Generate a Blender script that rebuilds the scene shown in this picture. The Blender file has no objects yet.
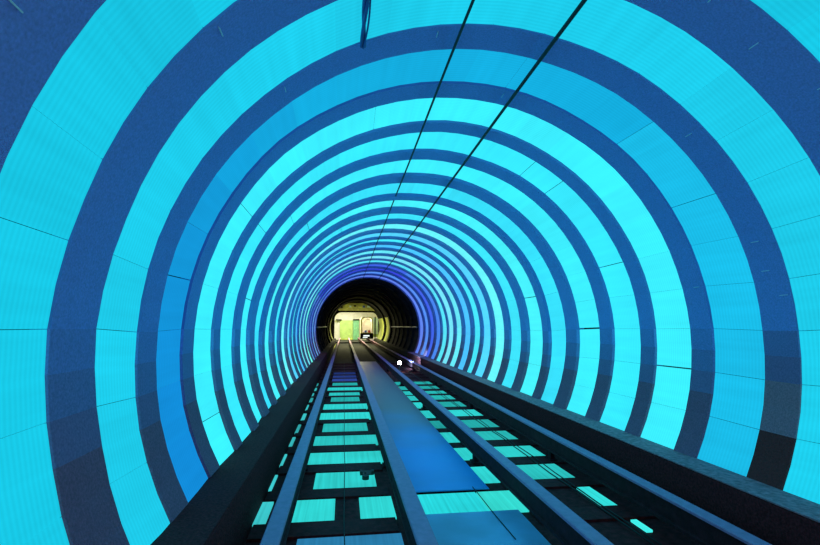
import bpy, math, random
from mathutils import Matrix, Vector
random.seed(7)
C = bpy.context.scene.collection
R = 3.1                      # tunnel radius in metres; every length below is given in radii
FOC = 480.0                  # focal length in pixels of the 820 wide frame
TX, TY = 0.4543, 0.0603      # tunnel axis seen from the camera (right, down)
FL = 0.712                   # floor below the camera
PI = math.pi

def W(x, y, z):
    """x right and y down of the camera, z along the tunnel -> world"""
    return ((x - TX) * R, z * R, (FL - y) * R)

def lin(r, g, b):
    f = lambda c: (c / 255 / 12.92) if c / 255 <= .04045 else ((c / 255 + .055) / 1.055) ** 2.4
    return (f(r), f(g), f(b), 1.0)

# ------------------------------------------------------------------ materials
def newmat(name):
    m = bpy.data.materials.new(name); m.use_nodes = True
    nt = m.node_tree; nt.nodes.clear()
    out = nt.nodes.new('ShaderNodeOutputMaterial')
    return m, nt, out

def surf(name, col, rough=.6, metal=0., spec=.5, var=.25, scale=6., bump=0., bscale=60., coat=0.):
    m, nt, out = newmat(name)
    N = nt.nodes; L = nt.links
    b = N.new('ShaderNodeBsdfPrincipled'); L.new(b.outputs[0], out.inputs[0])
    tc = N.new('ShaderNodeTexCoord'); no = N.new('ShaderNodeTexNoise')
    no.inputs['Scale'].default_value = scale; no.inputs['Detail'].default_value = 6
    L.new(tc.outputs['Object'], no.inputs['Vector'])
    rp = N.new('ShaderNodeMapRange')
    rp.inputs['From Min'].default_value = .3; rp.inputs['From Max'].default_value = .7
    rp.inputs['To Min'].default_value = 1 - var; rp.inputs['To Max'].default_value = 1 + var
    L.new(no.outputs['Fac'], rp.inputs['Value'])
    mx = N.new('ShaderNodeVectorMath'); mx.operation = 'SCALE'
    mx.inputs[0].default_value = col[:3]
    L.new(rp.outputs[0], mx.inputs['Scale']); L.new(mx.outputs[0], b.inputs['Base Color'])
    b.inputs['Roughness'].default_value = rough; b.inputs['Metallic'].default_value = metal
    b.inputs['Specular IOR Level'].default_value = spec
    b.inputs['Coat Weight'].default_value = coat
    if bump:
        n2 = N.new('ShaderNodeTexNoise'); n2.inputs['Scale'].default_value = bscale
        n2.inputs['Detail'].default_value = 3
        L.new(tc.outputs['Object'], n2.inputs['Vector'])
        bp = N.new('ShaderNodeBump'); bp.inputs['Strength'].default_value = bump
        bp.inputs['Distance'].default_value = .01
        L.new(n2.outputs['Fac'], bp.inputs['Height']); L.new(bp.outputs[0], b.inputs['Normal'])
    return m

def lightmat(name, rib=140., ribamp=.04, hoop=10., hoopamp=.05, strength=1.0, dirt=.06):
    """ribbed luminous sheet: colour from the object, pattern from the UV map in metres"""
    m, nt, out = newmat(name)
    N = nt.nodes; L = nt.links
    em = N.new('ShaderNodeEmission'); L.new(em.outputs[0], out.inputs[0])
    oi = N.new('ShaderNodeObjectInfo'); uv = N.new('ShaderNodeUVMap')
    sep = N.new('ShaderNodeSeparateXYZ'); L.new(uv.outputs[0], sep.inputs[0])
    def mth(op, a, b=None, c=None):
        n = N.new('ShaderNodeMath'); n.operation = op
        for i, v in enumerate((a, b, c)):
            if v is None: continue
            if isinstance(v, (int, float)): n.inputs[i].default_value = v
            else: L.new(v, n.inputs[i])
        return n.outputs[0]
    s1 = mth('SINE', mth('MULTIPLY', sep.outputs[0], rib))          # fine hoops, along the axis
    s2 = mth('SINE', mth('MULTIPLY', sep.outputs[1], hoop * 2.3))   # faint bars across
    no = N.new('ShaderNodeTexNoise'); no.inputs['Scale'].default_value = 1.3
    mp = N.new('ShaderNodeMapping'); mp.inputs['Scale'].default_value = (.5, hoop, 1)
    L.new(uv.outputs[0], mp.inputs[0]); L.new(mp.outputs[0], no.inputs['Vector'])
    n3 = N.new('ShaderNodeTexNoise'); n3.inputs['Scale'].default_value = 1.1; L.new(uv.outputs[0], n3.inputs['Vector'])
    a = mth('MULTIPLY_ADD', s1, ribamp, 1.0)
    b = mth('MULTIPLY_ADD', s2, hoopamp * .25, a)
    c = mth('MULTIPLY_ADD', mth('SUBTRACT', no.outputs['Fac'], .5), hoopamp * 3.0, b)
    d = mth('MULTIPLY_ADD', mth('SUBTRACT', n3.outputs['Fac'], .5), dirt * 3, c)
    st = mth('MULTIPLY', d, strength)
    L.new(oi.outputs['Color'], em.inputs['Color']); L.new(st, em.inputs['Strength'])
    return m

def emis(name, col, s):
    m, nt, out = newmat(name)
    e = nt.nodes.new('ShaderNodeEmission'); e.inputs[0].default_value = col; e.inputs[1].default_value = s
    nt.links.new(e.outputs[0], out.inputs[0]); return m

M = {
 'panel': lightmat('luminous_sheet'),
 'floor_panel': lightmat('luminous_floor_sheet', rib=150, ribamp=.02, hoop=26., hoopamp=.16, dirt=.16),
 'rib': surf('blue_fabric_cover', (.28, .34, .80), .9, var=.16, scale=60, bump=.3, bscale=90),
 'ribshade': surf('navy_side_shade', (.17, .22, .56), .9, var=.1),  # darker copy of the rib blue, painted shade for the side faces
 'ribmid1': surf('blue_navy_fabric_cover', (.27, .29, .66), .9, var=.18, scale=60, bump=.4, bscale=100),
 'ribmid2': surf('slate_navy_fabric_cover', (.31, .18, .36), .9, var=.2, scale=60, bump=.4, bscale=100),
 'ribmid': surf('navy_fabric_cover', (.27, .235, .50), .9, var=.2, scale=60, bump=.4, bscale=100),
 'ribmesh': surf('slate_mesh_strip', (.50, .20, .27), .85, var=.2, scale=60, bump=.5, bscale=120),
 'ribgrey': surf('slate_mesh_cover', (.36, .12, .21), .85, var=.25, scale=60, bump=.5, bscale=120),
 'ribdark': surf('black_foot_cover', (.2, .016, .018), .8, var=.3, scale=60, bump=.4),
 'lining': surf('tunnel_lining', (.03, .02, .025), .9, var=.3, scale=4),
 'kerb': surf('dark_concrete', (.15, .017, .022), .9, spec=.2, var=.45, scale=40, bump=.5),
 'ledge': surf('grey_ledge', (.5, .20, .25), .8, spec=.2, var=.35, scale=22, bump=.4),
 'floor': surf('black_floor', (.13, .014, .018), .85, spec=.2, var=.5, scale=12, bump=.5),
 'sleeper': surf('black_painted_steel', (.13, .014, .018), .8, spec=.25, var=.4, scale=16, bump=.4),
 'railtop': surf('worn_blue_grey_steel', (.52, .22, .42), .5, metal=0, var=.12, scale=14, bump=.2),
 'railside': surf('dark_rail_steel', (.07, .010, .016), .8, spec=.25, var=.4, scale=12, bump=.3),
 'deck': surf('blue_deck_sheet', (.25, .42, .75), .4, spec=.5, var=.2, scale=1.6, bump=.12, bscale=8),
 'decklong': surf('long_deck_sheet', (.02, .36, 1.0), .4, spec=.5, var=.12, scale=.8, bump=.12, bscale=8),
 'rubber': surf('black_rubber', (.012, .012, .015), .55, var=.2),
 'bluecable': surf('blue_cable', (.05, .10, .35), .5, var=.2),
 'metal': surf('grey_metal', (.3, .3, .32), .4, metal=.6, var=.2),
 'glint': surf('pale_glint', (.75, .85, .9), .4, var=.05),
 'darktube': surf('sooty_lining', (.026, .026, .028), .9, spec=.2, var=.8, scale=3, bump=.6, bscale=10),
 'farfloor': surf('oily_track_bed', (.03, .03, .022), .8, spec=.25, var=.5, scale=3),
 'lime': surf('yellow_green_wall_paint', (.62, .68, .14), .6, var=.25, scale=1.5),
 'cream': surf('cream_wall', (.85, .80, .72), .6, var=.1, scale=2),
 'green': surf('green_panel', (.25, .62, .32), .5, var=.15, scale=3),
 'limewall': surf('lime_wall', (.52, .72, .22), .55, var=.15, scale=2),
 'black': surf('black_frame', (.006, .006, .006), .8, spec=.08, var=.3),
 'tramyellow': surf('yellow_tram_paint', (.75, .70, .12), .4, var=.08),
 'cyanpane': surf('pale_blue_glazing', (.7, .95, 1.0), .3, var=.1),
 'redcloth': surf('red_cloth', (.6, .06, .05), .8, var=.1),
 'bluecloth': surf('blue_cloth', (.05, .12, .5), .8, var=.1),
 'skin': surf('skin_tone', (.55, .35, .25), .7, var=.05),
 'hair': surf('dark_hair', (.03, .02, .02), .7, var=.1),
 'header': surf('painted_soffit', (.62, .64, .14), .5, var=.6, scale=1.0),
}
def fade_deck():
    # blue reflected light is painted into the near end, fading to grey further on
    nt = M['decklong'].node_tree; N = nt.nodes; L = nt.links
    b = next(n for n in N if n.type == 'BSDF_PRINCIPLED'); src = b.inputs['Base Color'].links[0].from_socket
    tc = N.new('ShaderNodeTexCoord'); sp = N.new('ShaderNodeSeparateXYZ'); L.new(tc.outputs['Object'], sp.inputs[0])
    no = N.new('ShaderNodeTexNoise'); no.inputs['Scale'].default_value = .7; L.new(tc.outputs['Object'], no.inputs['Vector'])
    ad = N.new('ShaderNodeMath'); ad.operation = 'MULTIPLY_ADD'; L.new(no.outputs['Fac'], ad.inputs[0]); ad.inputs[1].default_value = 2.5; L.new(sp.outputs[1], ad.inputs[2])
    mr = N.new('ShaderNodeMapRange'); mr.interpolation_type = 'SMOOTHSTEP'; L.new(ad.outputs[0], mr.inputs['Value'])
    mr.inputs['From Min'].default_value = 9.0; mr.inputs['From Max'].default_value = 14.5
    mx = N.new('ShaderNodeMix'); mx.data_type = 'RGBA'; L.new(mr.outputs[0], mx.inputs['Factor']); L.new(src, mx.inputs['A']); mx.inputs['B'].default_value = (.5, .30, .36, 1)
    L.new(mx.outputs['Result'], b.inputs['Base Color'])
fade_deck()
M['whitelamp'] = emis('white_lamp_lens', (1, 1, 1, 1), 40)
M['ceiling_lamp'] = emis('warm_ceiling_lamp', (1, .97, .8, 1), 9)
M['whitetext'] = emis('lit_destination_board', (.9, 1, .95, 1), 1.2)
M['tramglow'] = emis('tram_interior_lamp', (1, .95, .8, 1), 6)

# ------------------------------------------------------------------ objects
def mesh(name, verts, faces, mat, parent=None, uvs=None, smooth=False):
    me = bpy.data.meshes.new(name); me.from_pydata([tuple(v) for v in verts], [], faces)
    if uvs:
        l = me.uv_layers.new(name='UVMap')
        for p in me.polygons:
            for li, vi in zip(p.loop_indices, p.vertices): l.data[li].uv = uvs[vi]
    if smooth:
        for p in me.polygons: p.use_smooth = True
    me.materials.append(M[mat]); me.update()
    o = bpy.data.objects.new(name, me); C.objects.link(o)
    if parent is not None:
        o.parent = parent
        o.matrix_parent_inverse = Matrix.Translation(-parent.location)
    return o

def tag(o, label=None, cat=None, group=None, kind=None):
    for k, v in (('label', label), ('category', cat), ('group', group), ('kind', kind)):
        if v: o[k] = v
    return o

def empty(name, loc, label, cat, group=None):
    o = bpy.data.objects.new(name, None); o.location = loc; o.empty_display_size = .1
    C.objects.link(o); return tag(o, label, cat, group)

class MB:
    def __init__(s): s.v = []; s.f = []
    def add(s, vs, fs):
        n = len(s.v); s.v += [tuple(v) for v in vs]; s.f += [tuple(i + n for i in f) for f in fs]
    def box(s, x0, x1, y0, y1, z0, z1, c=0.):
        """world metres; c = chamfer of the upper long edges"""
        if c:
            pr = [(x0, z0), (x1, z0), (x1, z1 - c), (x1 - c, z1), (x0 + c, z1), (x0, z1 - c)]
            s.prism(pr, y0, y1); return
        vs = [(x, y, z) for z in (z0, z1) for y in (y0, y1) for x in (x0, x1)]
        s.add(vs, [(0, 2, 3, 1), (4, 5, 7, 6), (0, 1, 5, 4), (2, 6, 7, 3), (0, 4, 6, 2), (1, 3, 7, 5)])
    def prism(s, prof, y0, y1):
        """profile of (x,z), counter-clockwise seen from the camera side, run along y"""
        n = len(prof)
        vs = [(x, y0, z) for x, z in prof] + [(x, y1, z) for x, z in prof]
        fs = [tuple(range(n)), tuple(range(2 * n - 1, n - 1, -1))]
        fs += [(i, n + i, n + (i + 1) % n, (i + 1) % n) for i in range(n)]
        s.add(vs, fs)
    def tube(s, pts, r, k=8):
        n = len(pts); rings = []
        for i, p in enumerate(pts):
            a = Vector(pts[max(0, i - 1)]); b = Vector(pts[min(n - 1, i + 1)])
            t = (b - a).normalized(); u = t.cross(Vector((0, 0, 1)))
            if u.length < 1e-3: u = t.cross(Vector((1, 0, 0)))
            u.normalize(); w = u.cross(t)
            rings.append([Vector(p) + (u * math.cos(2 * PI * j / k) + w * math.sin(2 * PI * j / k)) * r for j in range(k)])
        vs = [v for rg in rings for v in rg]
        fs = [(i * k + j, i * k + (j + 1) % k, (i + 1) * k + (j + 1) % k, (i + 1) * k + j) for i in range(n - 1) for j in range(k)]
        fs += [tuple(range(k - 1, -1, -1)), tuple((n - 1) * k + j for j in range(k))]
        s.add(vs, fs)
    def build(s, name, mat, parent=None, smooth=False): return mesh(name, s.v, s.f, mat, parent, smooth=smooth)

def ordinal(n):
    return ['nearest', 'second nearest', 'third nearest', 'fourth nearest', 'fifth nearest', 'sixth nearest', 'seventh nearest',
            'eighth nearest', 'ninth nearest', 'tenth nearest', 'eleventh nearest', 'twelfth nearest', 'thirteenth nearest',
            'fourteenth nearest', 'fifteenth nearest', 'sixteenth nearest', 'seventeenth nearest', 'eighteenth nearest',
            'nineteenth nearest', 'twentieth nearest', 'twenty first nearest', 'twenty second nearest'][n]

# ------------------------------------------------------------------ the rings
ZB = [.20, .605, .984, 1.372, 1.734, 2.096, 2.453, 2.829, 3.239, 3.636, 4.072, 4.511, 4.93, 5.27, 5.70, 6.15, 6.62, 7.04, 7.51, 8.01, 8.56, 9.20]
WB = [.13, .138, .170, .130, .120, .108, .130, .145, .101, .135, .140, .122, .100, .150, .155, .160, .115, .145, .185, .20, .22, .12]
DB = [.005, .005, .005, .006, .009, .012, .015, .022, .025, .026, .020, .019, .017, .015, .014, .015, .015, .015, .015, .015, .015, .015]
CXB = [.011, .011, 0, -.001, -.005, -.001, .001, -.004, -.003, -.002, 0, .002, .004] + [.004] * 9
CYB = [-.015, -.015, -.015, -.005, -.01, -.007, -.005, .001, .015, .015, .014, .008, .004] + [0] * 9
D = .013
A0, A1 = -27.0, 207.0          # from the right kerb over the crown to the left kerb
SEG = 48
ANG = [A0 + (A1 - A0) * i / SEG for i in range(SEG + 1)]
NB = len(ZB)

def ringpt(i, ang, rad, z):
    a = math.radians(ang)
    return W(TX + CXB[i] + rad * math.cos(a), TY + CYB[i] - rad * math.sin(a), z)

jit = []
for _i in range(NB):
    ks = [random.uniform(-.0035, .0035) for _ in range(SEG // 3 + 2)]
    jit.append([ks[k // 3] * (1 - (k % 3) / 3) + ks[k // 3 + 1] * (k % 3) / 3 for k in range(SEG + 1)])

def arc_box(i, k0, k1, r0, r1, z0, z1):
    """a band between two facet indices of ring i"""
    vs = []; fs = []
    for k in range(k0, k1 + 1):
        j = jit[i][k]
        for rad, z in ((r0, z0), (r0, z1), (r1, z1), (r1, z0)):
            vs.append(ringpt(i, ANG[k], rad + j, z))
    n = k1 - k0
    for s in range(n):
        a = 4 * s; b = a + 4
        for q in range(4):
            fs.append((a + q, a + (q + 1) % 4, b + (q + 1) % 4, b + q))
    fs += [(3, 2, 1, 0), (4 * n, 4 * n + 1, 4 * n + 2, 4 * n + 3)]
    return vs, fs

def ribpart(name, i, a, b, ri, z0, z1, mat, e):
    """cover piece; side faces of the main cover are painted darker against panel light"""
    v, f = arc_box(i, a, b, ri, 1.03, z0, z1)
    o = mesh(name, v, f, mat, e)
    if name != 'rib_cover': return o
    o.data.materials.append(M['ribshade'])
    for p in o.data.polygons:
        if abs(p.normal.y) > .9: p.material_index = 1
    return o

for i in range(NB):
    vis = i - 1
    nm = ordinal(max(vis, 0)) if vis >= 0 else None
    lab = (f'dark blue arch rib round the tunnel, {nm} of the ribs in view' if nm else 'dark blue arch rib round the tunnel, just outside the frame')
    if i == NB - 1: lab = 'dark blue arch rib round the mouth where the light bands end'
    e = empty('arch_rib', W(TX, TY + 1, ZB[i]), lab, 'arch rib', 'dark ribs between the light bands')
    z0, z1 = ZB[i], ZB[i] + WB[i]
    ri = 1 - DB[i]
    loR, loL = 6, 6; nr, nl = (4 if i == 3 else 3), 3
    ribpart('rib_cover', i, loR, SEG - loL, ri, z0, z1, 'rib', e)
    for side in (0, 1):                      # the covers get greyer piece by piece towards the foot
        top, bot = (loR, nr) if side == 0 else (loL, nl)
        for q, k in enumerate(range(top - 1, bot - 1, -1)):
            a, b = (k, k + 1) if side == 0 else (SEG - k - 1, SEG - k)
            mt = ['ribmid1', 'ribmid', 'ribmid2'][q + (3 - (top - bot))]
            tag(ribpart('middle_cover', i, a, b, ri, z0, z1, mt, e), 'dull navy middle cover')
    for a, b in ((0, nr), (SEG - nl, SEG)):
        if i == 3 and a == 0:
            tag(ribpart('lower_cover', i, 2, nr, ri, z0, z1, 'ribmesh', e), 'paler slate mesh strip')
            tag(ribpart('rib_foot', i, 0, 2, ri, z0, z1, 'ribdark', e), 'black foot of the rib')
            continue
        tag(ribpart('lower_cover', i, a, b, ri, z0, z1, 'ribgrey', e), 'slate grey lower cover')
    if 1 <= i <= 4:             # small pale bars painted as glints on the cover
        for ang in {1: (141, 148, 153), 2: (33, 41, 52, 62, 137), 3: (9, 14, 20, 45, 100, 130), 4: (12, 80, 98)}[i]:
            zz = z0 + WB[i] * random.uniform(.05, .5); r = 1 - DB[i] - .003
            p = [ringpt(i, ang, r, zz), ringpt(i, ang, r, zz + .03), ringpt(i, ang + .12, r, zz + .03), ringpt(i, ang + .12, r, zz),
                 ringpt(i, ang, r + .006, zz), ringpt(i, ang, r + .006, zz + .03), ringpt(i, ang + .12, r + .006, zz + .03), ringpt(i, ang + .12, r + .006, zz)]
            mesh('glint_bar', p, [(0, 1, 2, 3), (7, 6, 5, 4), (0, 4, 5, 1), (1, 5, 6, 2), (2, 6, 7, 3), (3, 7, 4, 0)], 'glint', e)

ZC = [(24, 190, 220), (24, 200, 230), (30, 207, 238), (20, 176, 226), (60, 236, 250), (56, 232, 250), (62, 236, 250), (56, 222, 246),
      (72, 240, 248), (62, 226, 246), (105, 244, 250), (84, 212, 250), (72, 230, 246), (76, 194, 250), (104, 232, 244), (118, 228, 244),
      (88, 226, 242), (74, 134, 232), (66, 98, 226), (88, 142, 236), (98, 130, 232)]
ZN = ['cyan', 'cyan', 'cyan', 'deeper sky blue', 'bright cyan', 'bright cyan', 'bright cyan', 'bright cyan', 'bright cyan', 'bright cyan',
      'very pale cyan', 'pale sky blue', 'bright cyan', 'sky blue', 'pale cyan', 'pale cyan', 'pale cyan', 'blue', 'deep violet blue', 'soft blue', 'soft violet blue']
# seams wider than the rest: (band, panel index) counted from the right kerb
WIDE = {(6, 2): .018, (4, 1): .010, (5, 3): .007, (5, 5): .007, (5, 6): .007, (3, 5): .005, (3, 4): .005, (3, 7): .005, (8, 3): .010, (12, 3): .014, (5, 12): .006, (4, 12): .006, (4, 15): .006,
        (6, 13): .009, (3, 13): .005, (1, 12): .002, (1, 13): .002, (1, 14): .002, (1, 11): .002, (9, 10): .008, (4, 9): .005, (7, 11): .010, (6, 11): .008}
for i in range(NB - 1):
    z0, z1 = ZB[i] + WB[i], ZB[i + 1]
    lab = f'{ZN[i]} glowing ribbed light band round the tunnel, {ordinal(i)} of the bands'
    if i == NB - 2: lab = 'soft violet blue glowing light band beside the dark mouth at the far end'
    e = empty('light_band', W(TX, TY + 1, (z0 + z1) / 2), lab, 'light band', 'glowing bands of the tunnel wall')
    st = 2 if i < 7 else (3 if i < 10 else 6)
    base = ZC[i]
    for k in range(0, SEG, st):
        pi_ = int(k / SEG * 16 + .01) if (k * 16) % SEG < 16 * st else -1
        g = WIDE.get((i, pi_), .0020 if i < 4 else .0010)
        vs = []; uv = []
        for kk in range(k, k + st + 1):
            t = 0.
            if kk == k: t = math.degrees(g / 2)
            if kk == k + st: t = -math.degrees(.0005)
            for z, rr in ((z0 + .0003, i), (z1 - .0003, i + 1)):
                # the sheet is stretched from one rib to the next
                vs.append(ringpt(rr, ANG[kk] + t, 1.0 + jit[rr][kk], z)); uv.append((z * R, math.radians(ANG[kk]) * R))
        fs = [(2 * s, 2 * s + 1, 2 * s + 3, 2 * s + 2) for s in range(st)]
        # give the sheet 15 mm of thickness
        n = len(vs)
        vv = list(vs)
        for (x, y, z) in vs:
            c = Vector((x, 0, z - W(TX, TY, 0)[2])); c.normalize(); vv.append((x + c.x * .015, y, z + c.z * .015))
        ff = fs + [tuple(n + q for q in reversed(f)) for f in fs]
        ff += [(2 * s, 2 * s + 2, n + 2 * s + 2, n + 2 * s) for s in range(st)] + [(2 * s + 1, n + 2 * s + 1, n + 2 * s + 3, 2 * s + 3) for s in range(st)]
        ff += [(0, n, n + 1, 1), (n - 2, n - 1, 2 * n - 1, 2 * n - 2)]
        o = mesh('light_panel', vv, ff, 'panel', e, uvs=uv + uv)
        mid = (ANG[k] + ANG[k + st]) / 2
        c = list(base)
        if i == 3:               # this band is a deeper blue down its left side
            q = min(1, max(0, (mid - 120) / 75)); c = [c[0] - 2 * q, c[1] - 36 * q, c[2] - 8 * q]
            if mid < 50: c = [26, 190, 234]
        if i in (17, 18) and 50 < mid < 150: c = [c[0] * .9, c[1] * .72, c[2] * .95]
        if i >= 16 and mid > 150: c = [c[0] + 25, c[1] + 35, c[2] - 5]
        j = random.uniform(-5, 3)
        c = lin(max(0, c[0]), max(0, c[1] + j), min(255, c[2] + j))
        o.color = (c[0], c[1] * 1.07, min(1.1, c[2] * 1.10), 1) if i > 3 else c

# ------------------------------------------------------------------ concrete lining outside the bands
def shell(name, a0, a1, z0, z1, r0, r1, mat, n=16, parent=None, kind='structure'):
    vs = []; fs = []
    for k in range(n + 1):
        a = math.radians(a0 + (a1 - a0) * k / n)
        for r, z in ((r0, z0), (r0, z1), (r1, z1), (r1, z0)):
            vs.append(W(TX + r * math.cos(a), TY - r * math.sin(a), z))
    for s in range(n):
        a = 4 * s; b = a + 4
        for q in range(4): fs.append((a + q, a + (q + 1) % 4, b + (q + 1) % 4, b + q))
    fs += [(3, 2, 1, 0), (4 * n, 4 * n + 1, 4 * n + 2, 4 * n + 3)]
    o = mesh(name, vs, fs, mat, parent)
    if kind: o['kind'] = kind
    return o
ZM = 9.32       # mouth
shell('wall_right', -50, 45, .1, ZM, 1.05, 1.12, 'lining')
shell('ceiling', 45, 135, .1, ZM, 1.05, 1.12, 'lining')
shell('wall_left', 135, 230, .1, ZM, 1.05, 1.12, 'lining')

# floor slab and side benches (kerbs)
m = MB(); x0, _, zf = W(TX - .80, FL, 0); x1 = W(TX + .80, 0, 0)[0]
m.box(x0, x1, .1 * R, ZM * R, -.20, 0); m.build('floor', 'floor')['kind'] = 'structure'
m = MB(); m.box(x0, x1, ZM * R, 27 * R, -.20, 0); m.build('floor', 'farfloor')['kind'] = 'structure'
def kerb(sgn, name, za, zb, mat):
    # bench from the wall to a vertical face, with a paler ledge on top
    a, b, c = .768, .93, 1.02
    zt = (FL - .505) * R
    m = MB(); xs = sorted((sgn * a * R, sgn * c * R))
    pr = [(sgn * a * R, -.02), (sgn * .82 * R, -.02), (sgn * c * R, zt - .35), (sgn * c * R, zt), (sgn * a * R + sgn * .02, zt), (sgn * a * R, zt - .02)]
    if sgn < 0: pr = pr[::-1]
    m.prism(pr, za * R, zb * R); o = m.build(name, mat); o['kind'] = 'structure'; return o
kerb(1, 'trim_1', .1, ZM, 'kerb'); kerb(-1, 'trim_2', .1, ZM, 'kerb'); kerb(1, 'trim_5', ZM, 19.9, 'farfloor'); kerb(-1, 'trim_6', ZM, 19.9, 'farfloor')
# paler capping strips along the ledge edge
for sgn, nm, mat in ((1, 'trim_3', 'ledge'), (-1, 'trim_4', 'kerb')):
    zt = (FL - .505) * R
    m = MB(); xs = sorted((sgn * .768 * R, sgn * .885 * R))
    m.box(xs[0], xs[1], .1 * R, ZM * R, zt, zt + .012); o = m.build(nm, mat); o['kind'] = 'structure'

# ------------------------------------------------------------------ track
RH = .57
zr = (FL - RH) * R                       # rail top height
RAILS = [(-.666, -.616, 'leftmost running rail, beside the left kerb', 'left rail'),
         (-.254, -.199, 'running rail between the ladder of floor lights and the blue deck', 'second rail'),
         (.208, .258, 'running rail along the right side of the blue deck', 'third rail'),
         (.620, .668, 'rightmost running rail, beside the right kerb', 'right rail')]
for a, b, lab, _ in RAILS:
    e = empty('track_rail', (((a + b) / 2) * R, .3 * R, 0), 'blue grey steel ' + lab, 'rail', 'running rails of the two tracks')
    m = MB(); A, B = a * R, b * R; h = .27
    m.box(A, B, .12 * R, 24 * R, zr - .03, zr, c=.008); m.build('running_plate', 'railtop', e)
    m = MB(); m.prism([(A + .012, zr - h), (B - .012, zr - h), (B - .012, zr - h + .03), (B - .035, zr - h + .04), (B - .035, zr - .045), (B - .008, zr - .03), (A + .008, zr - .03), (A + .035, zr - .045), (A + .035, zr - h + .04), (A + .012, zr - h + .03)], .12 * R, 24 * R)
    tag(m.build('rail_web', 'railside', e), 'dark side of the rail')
    for i in range(2, NB, 4):
        m = MB(); y0 = (ZB[i] + WB[i] * .2) * R; y1 = (ZB[i] + WB[i] * .75) * R
        m.box(A + .01, B - .01, y0, y1, .03, .05); m.box(A + .04, B - .04, y0 + .05, y1 - .05, .05, zr - h + .002)
        m.build('rail_chair', 'railside', e)

# sleepers: flat dark cross beams in line with the ribs
for i in range(1, NB):
    y0, y1 = ZB[i] * R, (ZB[i] + WB[i]) * R
    for xa, xb, side in ((-.764, -.256, 'left'), (.262, .764, 'right')):
        m = MB(); m.box(xa * R, xb * R, y0, y1, 0.0, .03, c=.006)
        tag(m.build('sleeper', 'sleeper'), f'flat black cross beam under the {side} track, {ordinal(i-1)} to the camera', 'sleeper', 'cross beams of the track')

# floor light panels between the sleepers. rows are (band, [(x0, x1) of ratio], colour gain)
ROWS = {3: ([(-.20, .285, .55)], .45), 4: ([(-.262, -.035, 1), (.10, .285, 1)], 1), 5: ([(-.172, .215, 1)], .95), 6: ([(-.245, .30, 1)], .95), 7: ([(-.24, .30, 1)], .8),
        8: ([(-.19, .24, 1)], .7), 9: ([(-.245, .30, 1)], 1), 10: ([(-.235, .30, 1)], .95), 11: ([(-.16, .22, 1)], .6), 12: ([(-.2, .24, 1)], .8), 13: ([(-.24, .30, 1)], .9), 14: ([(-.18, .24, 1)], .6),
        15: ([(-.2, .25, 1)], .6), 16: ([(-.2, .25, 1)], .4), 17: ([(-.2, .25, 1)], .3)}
def fpanel(i, xa, xb, col, zone, gain=1., dz0=0., dz1=0.):
    """xa, xb in radii right of the camera"""
    y0, y1 = (ZB[i] + WB[i] + dz0) * R, (ZB[i + 1] - dz1 - .018) * R
    X0, X1 = (xa - TX) * R, (xb - TX) * R
    vs = [(X0, y0, .004), (X1, y0, .004), (X1, y1, .004), (X0, y1, .004), (X0, y0, .028), (X1, y0, .028), (X1, y1, .028), (X0, y1, .028)]
    uv = [(v[1], v[0]) for v in vs]
    fs = [(3, 2, 1, 0), (4, 5, 6, 7), (0, 1, 5, 4), (1, 2, 6, 5), (2, 3, 7, 6), (3, 0, 4, 7)]
    o = mesh('floor_light_panel', vs, fs, 'floor_panel', None, uvs=uv)
    c = lin(*col); o.color = (c[0] * gain, c[1] * gain, c[2] * gain, 1)
    tag(o, f'flat teal glowing floor panel {zone}, {ordinal(i - 3)} row', 'floor light', 'floor lights of the track')
    return o
TEAL = (48, 212, 210)
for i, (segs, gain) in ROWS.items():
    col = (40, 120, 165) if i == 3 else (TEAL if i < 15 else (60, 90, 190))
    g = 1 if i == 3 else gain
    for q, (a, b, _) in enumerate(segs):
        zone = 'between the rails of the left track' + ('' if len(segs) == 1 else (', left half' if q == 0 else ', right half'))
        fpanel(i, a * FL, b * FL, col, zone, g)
    if i <= 14 and i != 3:
        fpanel(i, -.313, -.313 + (.043 if i == 4 else random.choice((.012, .018, .024))), (60, 200, 205), 'in the slot beside the left kerb', g, dz0=.02 if i % 2 else 0)
    if 5 <= i <= 14:
        fpanel(i, .637, .72, TEAL, 'beside the right edge of the blue deck', (1, 1, .9, .5, .9, 1, .8, .8, .6, .6)[i - 5], dz0=(.0, 0, 0, .05, 0, 0, .02, 0, 0, 0)[i - 5])
    if 4 <= i <= 14:
        xr = {4: (1.020, 1.080), 5: (.86, 1.08), 6: (.86, 1.10), 7: (.86, 1.09), 8: (.86, 1.09), 9: (.86, 1.10)}.get(i, (.86, 1.08))
        fpanel(i, xr[0], xr[1], TEAL, 'between the rails of the right track', (1.1, .8, .9, .7, .6, 1.0, .6, .7, .7, .6, .6)[i - 4])
fpanel(3, 1.047, 1.07, (60, 225, 220), 'sliver between the rails of the right track', 1.1, dz0=.12)
fpanel(4, .235, .562, (40, 215, 222), 'set across the blue deck', 1)
fpanel(4, .568, .715, (52, 214, 205), 'at the right end of the lit strip across the deck', 1)

# walkway deck sheets between the tracks
def deck(xa, xb, za, zb, lab, mat='deck'):
    m = MB(); X0, X1 = (xa - TX) * R, (xb - TX) * R
    m.box(X0, X1, za * R, zb * R, .031, .045, c=.004)
    return tag(m.build('walkway_deck', mat), lab, 'walkway', 'deck sheets between the tracks')
deck(.262, .67, .2, ZB[4] + WB[4] - .004, 'blue grey deck sheet between the tracks, nearer than the lit strip')
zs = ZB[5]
deck(.262, .632, zs + .004, 9.6, 'long blue deck sheet between the tracks beyond the lit strip', 'decklong')

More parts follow.
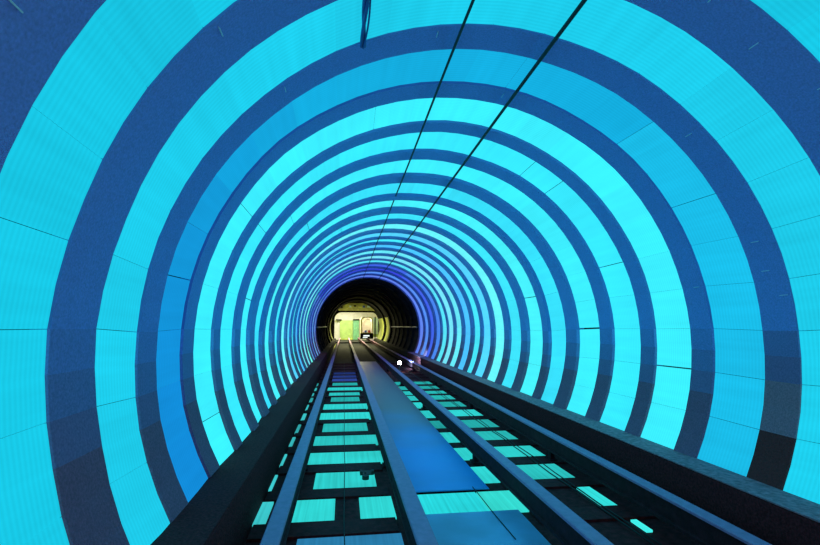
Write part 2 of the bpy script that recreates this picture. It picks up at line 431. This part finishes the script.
# cables lying along the floor
def fcable(x, z0, z1, r, lab, n=60, h=.034, wob=.004, mat='rubber'):
    pts = []; ph = random.uniform(0, 6)
    for k in range(n + 1):
        z = z0 + (z1 - z0) * k / n
        pts.append((*W(x + wob * math.sin(z * 5 + ph) + wob * .5 * math.sin(z * 13), FL, z)[:2], h + r))
    m = MB(); m.tube(pts, r, 6)
    return tag(m.build('floor_cable', mat, smooth=True), lab, 'cable', 'cables lying on the floor')
fcable(.012, .9, 9.3, .006, 'thin dark cable down the middle of the left track', wob=.0015)
fcable(.990, 1.5, 9.3, .009, 'left one of the black cables along the right track')
fcable(1.014, 1.5, 9.3, .008, 'right one of the black cables along the right track')
fcable(.565, 1.6, 2.12, .006, 'thin black cable crossing the lit deck strip', wob=.002, h=.046)

# a cable clamp sitting on the floor light
e = empty('cable_clamp', W(.125, FL, 2.32), 'small black clamp on the floor light of the left track', 'clamp')
cx, cy, _ = W(.118, FL, 2.33)
m = MB(); m.box(cx - .10, cx + .10, cy + .12, cy + .30, .03, .05, c=.005); m.build('base_plate', 'rubber', e)
m = MB()
for s in (-1, 1): m.box(cx + s * .085 - .02, cx + s * .085 + .02, cy + .1, cy + .2, .05, .09, c=.006)
m.build('jaw', 'rubber', e)
m = MB(); m.tube([(cx - .03, cy - .07, .033), (cx - .03, cy - .07, .085)], .05, 12); m.tube([(cx - .03, cy - .07, .05), (cx - .05, cy + .02, .07), (cx - .03, cy + .14, .06)], .018, 8)
m.build('knob', 'rubber', e)

# ------------------------------------------------------------------ cables under the crown
def ccable(kx, t, r, lab):
    e = empty('ceiling_cable', W(kx * t, -t, 1.0), lab, 'cable', 'cables strung along the crown')
    pts = [W(kx * t + .0015 * math.sin(z * 3.1 + kx), -t + .003 * math.sin(z * 2.2), z) for z in [.5 + .2 * k for k in range(45)]]
    m = MB(); m.tube(pts, r, 8); m.build('sheath', 'rubber', e, smooth=True)
    for z in (.8, 4.2):
        x, y, zz = W(kx * t, -t, z); m = MB(); m.box(x - r * .9, x + r * .9, y - .02, y + .02, zz - r * .5, zz + .10)
        m.build('hanger', 'rubber', e)
ccable(.381, .900, .015, 'left one of two straight black cables strung along the crown')
ccable(.721, .882, .020, 'right one of two straight black cables strung along the crown')
e = empty('cable_bundle', W(.055, -.86, 1.15), 'dark blue twisted cable bundle hanging across one band at the top left of the crown', 'cable')
for q in range(3):
    pts = []
    for k in range(31):
        z = 1.10 + .265 * k / 30; a = k * .12 + q * 2.1
        pts.append(W(.044 + .005 * math.cos(a) + (.012 if q == 2 else 0) * (1 - k / 30), -.832 + .004 * math.sin(a), z))
    m = MB(); m.tube(pts, .016 if q < 2 else .008, 6); m.build('strand', 'bluecable', e, smooth=True)

# ------------------------------------------------------------------ floodlight at the mouth, on the floor beside the third rail
fx, fy, fz = W(.871, .575, 7.6)
e = empty('floodlight', (fx, fy, 0), 'small bright white floodlight on a short post beside the right track near the dark mouth', 'floodlight')
m = MB(); m.tube([(fx, fy - .02, fz), (fx, fy + .10, fz), (fx, fy + .18, fz)], .12, 16); m.build('housing', 'black', e)
m = MB(); m.tube([(fx, fy - .035, fz), (fx, fy - .021, fz)], .085, 16); m.build('lens', 'whitelamp', e)
m = MB(); m.tube([(fx, fy + .08, 0.04), (fx, fy + .08, fz - .1)], .025, 8); m.box(fx - .1, fx + .1, fy, fy + .16, .031, .05); m.build('post', 'metal', e)
ld = bpy.data.lights.new('lamp_light', 'SPOT'); ld.energy = 800; ld.color = (.22, .7, 1); ld.spot_size = math.radians(60); ld.spot_blend = .6; ld.shadow_soft_size = .05
lo = bpy.data.objects.new('lamp_light', ld); lo.location = (fx + .20, fy - .05, fz + .30); C.objects.link(lo)
dv = Vector(W(1.10, .57, 7.8)) - Vector(lo.location); lo.rotation_euler = dv.to_track_quat('-Z', 'Y').to_euler()
lo.parent = e; lo.matrix_parent_inverse = Matrix.Translation(-e.location)

# ------------------------------------------------------------------ dark stretch and station
shell('wall_right', -50, 45, ZM, 14.6, 1.0, 1.1, 'darktube')
shell('ceiling', 45, 135, ZM, 14.6, 1.0, 1.1, 'darktube')
shell('wall_left', 135, 230, ZM, 14.6, 1.0, 1.1, 'darktube')
shell('wall_right', -50, 20, 14.6, 20, 1.0, 1.1, 'lime')
shell('wall_left', 160, 230, 14.6, 20, 1.0, 1.1, 'lime')
shell('ceiling', 20, 160, 14.6, 20, 1.0, 1.1, 'black')
# segment joints of the dark lining
n_ = 0
for z in (10.1, 10.9, 11.7, 12.6, 13.5):
    n_ += 1
    e = shell('lining_ring', -27, 207, z, z + .10, .975, 1.0, 'metal' if z < 0 else 'darktube', 24, kind=None)
    tag(e, f'sooty lining ring inside the dark stretch, {ordinal(n_ - 1)} to the camera', 'tunnel ring', 'lining rings of the dark stretch')
for z in (14.6, 16.7):
    e = shell('lining_ring', -27, 207, z, z + .35, .945, 1.0, 'black', 24, kind=None)
    tag(e, 'black lining ring at the near end of the yellow green walls' if z < 15 else 'black lining ring halfway along the yellow green walls', 'tunnel ring', 'black rings of the station approach')
# service pipes along the dark stretch
for k, (ang, lab) in enumerate(((2, 'pipe along the right wall of the dark stretch'), (178, 'pipe along the left wall of the dark stretch'))):
    a = math.radians(ang); pts = [W(TX + .965 * math.cos(a), TY - .965 * math.sin(a), z) for z in (9.4, 11, 13, 14.5)]
    m = MB(); m.tube(pts, .05, 8); tag(m.build('service_pipe', 'metal'), 'thin grey ' + lab, 'pipe')

def S(px, py, z): return W((px - 344) * z / FOC, (py - 326) * z / FOC, z)
# portal wall with a rounded opening
def portal():
    z = 20.0; y0, y1 = z * R, (z + .35) * R
    X0, _, Zt = S(334.5, 312.5, z); X1, _, Zb = S(378, 342, z)
    rc = .9; inner = []
    for cx, cz, a0 in ((X1 - rc, Zt - rc, 0), (X0 + rc, Zt - rc, 90), (X0 + rc, Zb + .45, 180), (X1 - rc, Zb + .45, 270)):
        rr = rc if cz > 1.2 else .45
        for k in range(9):
            a = math.radians(a0 + 90 * k / 8); 
            cxx = cx if cz > 1.2 else (X0 + .45 if a0 == 180 else X1 - .45)
            inner.append((cxx + rr * math.cos(a), cz + rr * math.sin(a)))
    ccx = (X0 + X1) / 2; ccz = (Zt + Zb) / 2; outer = []
    for (x, zz) in inner:
        a = math.atan2(zz - ccz, x - ccx); outer.append((ccx + 1.35 * R * math.cos(a), ccz + 1.35 * R * math.sin(a)))
    n = len(inner)
    vs = [(x, y0, q) for x, q in outer] + [(x, y0, q) for x, q in inner] + [(x, y1, q) for x, q in inner] + [(x, y1, q) for x, q in outer]
    fs = []
    for k in range(n):
        l = (k + 1) % n
        for r in range(4): fs.append((r * n + k, r * n + l, ((r + 1) % 4) * n + l, ((r + 1) % 4) * n + k))
    o = mesh('wall_portal', vs, fs, 'black'); o['kind'] = 'structure'
    return X0, X1, Zt, Zb
PX0, PX1, PZt, PZb = portal()

# painted header board above the opening
a0 = S(336, 303.5, 19.3); a1 = S(383, 311, 19.3)
e = empty('header_board', ((a0[0] + a1[0]) / 2, a0[1], a1[2]), 'long mottled yellow and teal board hung above the bright station opening', 'board')
m = MB(); m.prism([(a0[0] + .3, a1[2]), (a1[0] - .3, a1[2]), (a1[0], a0[2]), (a0[0], a0[2])], a0[1], a0[1] + .12); m.build('board', 'header', e)
rr = random.Random(3)
for k in range(9):
    x = a0[0] + .5 + k * (a1[0] - a0[0] - 1.2) / 8.5; w = rr.uniform(.25, .5)
    m = MB(); zc = rr.uniform(a1[2] + .15, a0[2] - .45); m.box(x, x + w, a0[1] - .03, a0[1], zc, zc + rr.uniform(.12, .3))
    m.build('painted_patch', ['black', 'lime', 'cyanpane'][k % 3] if k < 5 else ['cyanpane', 'bluecloth', 'cyanpane', 'black'][k % 4], e)
m = MB(); m.box(a0[0] + .1, a1[0] - .1, a0[1] - .06, a0[1] + .16, a0[2], a0[2] + .08); m.build('top_rail', 'black', e)
for s in (.25, .75):
    x = a0[0] + (a1[0] - a0[0]) * s; m = MB(); m.box(x - .03, x + .03, a0[1] + .02, a0[1] + .08, a0[2] + .07, a0[2] + 1.0); m.build('hanger', 'black', e)

# station room
z0, z1 = 20.35, 25.5
xl, xr = -1.5 * R, 1.5 * R; zt = S(0, 306.5, 24)[2]
def wallbox(name, *a, mat='cream'):
    m = MB(); m.box(*a); o = m.build(name, mat); o['kind'] = 'structure'; return o
wallbox('wall_left', xl - .2, xl, z0 * R, z1 * R, 0, zt, mat='limewall')
wallbox('wall_right', xr, xr + .2, z0 * R, z1 * R, 0, zt, mat='lime')
wallbox('ceiling', xl - .2, xr + .2, z0 * R, z1 * R, zt, zt + .2, mat='cream')
wallbox('wall_back', xl - .2, xr + .2, z1 * R, (z1 + .1) * R, 0, zt, mat='cream')
def sbox(name, pa, pb, z, dep, mat, parent=None):
    """box seen between two image corners at distance z"""
    a = S(*pa, z); b = S(*pb, z); m = MB(); m.box(min(a[0], b[0]), max(a[0], b[0]), z * R - dep, z * R, min(a[2], b[2]), max(a[2], b[2]))
    return m.build(name, mat, parent)
e = empty('wall_panel', (S(345, 338, 25.4)[0], 25.4 * R, 0), 'pale lime panel low on the back wall of the station', 'panel')
sbox('face', (340, 320.5), (352.5, 340), 25.45, .1, 'limewall', e); sbox('skirting', (340, 338.4), (352.5, 340.05), 25.42, .12, 'lime', e)
e = empty('station_door', (S(355.5, 338, 25.4)[0], 25.4 * R, 0), 'green door in the back wall of the station, left of the tram car', 'door')
sbox('leaf', (352.9, 320.5), (358.6, 340.05), 25.40, .1, 'green', e); sbox('lintel', (352.6, 319.4), (359, 320.6), 25.38, .14, 'black', e)
sbox('handle', (357.4, 328), (357.9, 329.2), 25.36, .05, 'metal', e)
e = empty('shelf_bracket', (S(339, 320, 25.3)[0], 25.3 * R, S(339, 321, 25.3)[2]), 'short dark bracket high on the left of the station back wall', 'bracket')
sbox('bar', (336, 319.6), (341.5, 320.6), 25.42, .3, 'black', e); sbox('stay', (337.6, 320.6), (338.1, 322), 25.42, .2, 'black', e)
# blue glazed screen on the right
e = empty('glazed_screen', (S(376, 338, 22)[0], 22 * R, 0), 'pale blue glazed screen standing right of the tram car', 'screen')
for k, (a, b) in enumerate(((372.8, 374.0), (375.0, 377.6))): sbox('pane', (a, 318), (b, 334), 21.6, .03, 'cyanpane', e)
sbox('post', (374.0, 317), (375.0, 337.5), 21.6, .08, 'black', e); sbox('bottom_rail', (372.6, 334), (377.8, 337), 21.6, .06, 'limewall', e)

# tram car standing on the right track in the station
zc = 20.9; e = empty('tram_car', (W(.905, FL, zc)[0], zc * R, 0), 'small yellow fronted tram car with a large windscreen standing in the station', 'tram car')
def Sx(px): return S(px, 326, zc)[0]
def Sz(py): return S(360, py, zc)[2]
X0, X1 = Sx(360.4), Sx(372.3); y0 = zc * R
Zb, Zw, Zt = Sz(340.4), Sz(333.2), Sz(317.0); L_ = 4.0
def archprof(x0, x1, zb, zt, r, n=6):
    p = [(x0, zb), (x1, zb)]
    for k in range(n + 1): a = math.radians(90 * k / n); p.append((x1 - r + r * math.cos(a), zt - r + r * math.sin(a)))
    for k in range(n + 1): a = math.radians(90 + 90 * k / n); p.append((x0 + r + r * math.cos(a), zt - r + r * math.sin(a)))
    return p
# front frame (an arch with an opening), roof and sides
po = archprof(X0, X1, Zw, Zt, .45); pi_ = archprof(X0 + .14, X1 - .14, Zw + .06, Zt - .14, .34); n = len(po)
vs = [(x, y0, z) for x, z in po] + [(x, y0, z) for x, z in pi_] + [(x, y0 + .12, z) for x, z in pi_] + [(x, y0 + .12, z) for x, z in po]
fs = [(r * n + k, r * n + (k + 1) % n, ((r + 1) % 4) * n + (k + 1) % n, ((r + 1) % 4) * n + k) for k in range(n) for r in range(4)]
mesh('front_frame', vs, fs, 'tramyellow', e)
m = MB(); m.box(X0, X0 + .06, y0 + .12, y0 + L_, Zb + .2, Zt - .4); m.box(X1 - .06, X1, y0 + .12, y0 + L_, Zb + .2, Zt - .4)
m.box(X0 + .3, X1 - .3, y0 + .12, y0 + L_, Zt - .06, Zt); m.box(X0, X1, y0 + .12, y0 + L_, zr + .05, zr + .15); m.box(X0, X1, y0 + L_, y0 + L_ + .06, Zb + .2, Zt - .1)
m.build('body_shell', 'cream', e)
m = MB(); m.prism(archprof(X0 - .05, X1 + .05, Zb + .25, Zw + .02, .12), y0 - .12, y0 + .12); m.build('bumper', 'black', e)
m = MB(); m.box(X0 + .35, X1 - .45, y0 - .15, y0 - .12, Zb + .55, Zb + .72); m.box(X0 + .28, X1 - .7, y0 - .15, y0 - .12, Zb + .36, Zb + .46)
tag(m.build('lit_board', 'whitetext', e), 'small lit white board on the black bumper')
m = MB(); m.box(X0 + .2, X1 - .2, y0 + .5, y0 + 1.8, Zt - .12, Zt - .08); m.build('interior_lamp', 'tramglow', e)
for sx in (X0 + .25, X1 - .25):
    m = MB(); m.tube([(sx - .06, y0 + .6, .23 + zr), (sx + .06, y0 + .6, .23 + zr)], .22, 14); m.build('wheel', 'rubber', e)
def seat(xa, xb, mat, lab):
    m = MB(); a, b = Sx(xa), Sx(xb); m.box(a, b, y0 + 1.0, y0 + 1.5, Zb + .25, Zb + .75, c=.04); m.box(a, b, y0 + 1.4, y0 + 1.52, Zb + .7, Zb + 1.35, c=.04)
    tag(m.build('seat', mat, e), lab)
seat(364.6, 366.8, 'bluecloth', 'blue seat behind the windscreen'); seat(368.0, 370.4, 'redcloth', 'red seat behind the windscreen')
m = MB(); m.box(Sx(362.6), Sx(370.8), y0 + .2, y0 + .5, Zb + .25, Zw + .1); m.build('console', 'black', e)

# ceiling lamps of the station, plus an unseen one added to light its approach
def lamp(x, y, z, w, l, lab, power, col=(1, .95, .55)):
    e = empty('ceiling_lamp', (x, y, z), lab, 'lamp', 'lamps of the station')
    m = MB(); m.box(x - w / 2, x + w / 2, y - l / 2, y + l / 2, z - .04, z); m.build('housing', 'metal', e)
    m = MB(); m.box(x - w / 2 + .03, x + w / 2 - .03, y - l / 2 + .03, y + l / 2 - .03, z - .055, z - .04); m.build('diffuser', 'ceiling_lamp', e)
    ld = bpy.data.lights.new('lamp_light', 'AREA'); ld.shape = 'RECTANGLE'; ld.size = w; ld.size_y = l; ld.energy = power; ld.color = col
    lo = bpy.data.objects.new('lamp_light', ld); lo.location = (x, y, z - .08); C.objects.link(lo)
    lo.parent = e; lo.matrix_parent_inverse = Matrix.Translation(-e.location)
lamp(-1.6, 22 * R, zt, .5, 3.0, 'long warm lamp on the station ceiling, near left', 420)
lamp(1.6, 22 * R, zt, .5, 3.0, 'long warm lamp on the station ceiling, near right', 420)
lamp(-1.2, 24.2 * R, zt, .5, 2.0, 'long warm lamp on the station ceiling, by the back wall', 380, (1, .97, .85))
lamp(0, 17.42 * R, W(0, -.937, 0)[2], .8, 1.0, 'unseen lamp added on the crown to light the yellow green walls of the approach', 520, (1, .95, .5))

# ------------------------------------------------------------------ camera
def rot(y, p):
    cy, sy, cp, sp = math.cos(y), math.sin(y), math.cos(p), math.sin(p)
    Rp = Matrix(((1, 0, 0), (0, cp, -sp), (0, sp, cp))); Ry = Matrix(((cy, 0, sy), (0, 1, 0), (-sy, 0, cy)))
    return Ry @ Rp
Rm = rot(.1356, .1108)
c2w = lambda v: Vector((v[0], v[2], -v[1]))
right = c2w(Rm.col[0]); down = c2w(Rm.col[1]); fwd = c2w(Rm.col[2])
mw = Matrix((right, -down, -fwd)).transposed().to_4x4()
mw.translation = Vector(W(0, 0, 0))
cd = bpy.data.cameras.new('camera'); cd.sensor_width = 36; cd.lens = FOC / 820 * 36; cd.clip_start = .02; cd.clip_end = 300
cam = bpy.data.objects.new('camera', cd); C.objects.link(cam); cam.matrix_world = mw
bpy.context.scene.camera = cam

# ------------------------------------------------------------------ world and view
w = bpy.data.worlds.new('world'); bpy.context.scene.world = w; w.use_nodes = True
w.node_tree.nodes['Background'].inputs[0].default_value = (1, .75, .7, 1)
w.node_tree.nodes['Background'].inputs[1].default_value = .2
sc = bpy.context.scene
sc.view_settings.view_transform = 'Standard'; sc.view_settings.look = 'None'; sc.view_settings.exposure = 0; sc.view_settings.gamma = 1
sc.cycles.max_bounces = 6; sc.cycles.diffuse_bounces = 4
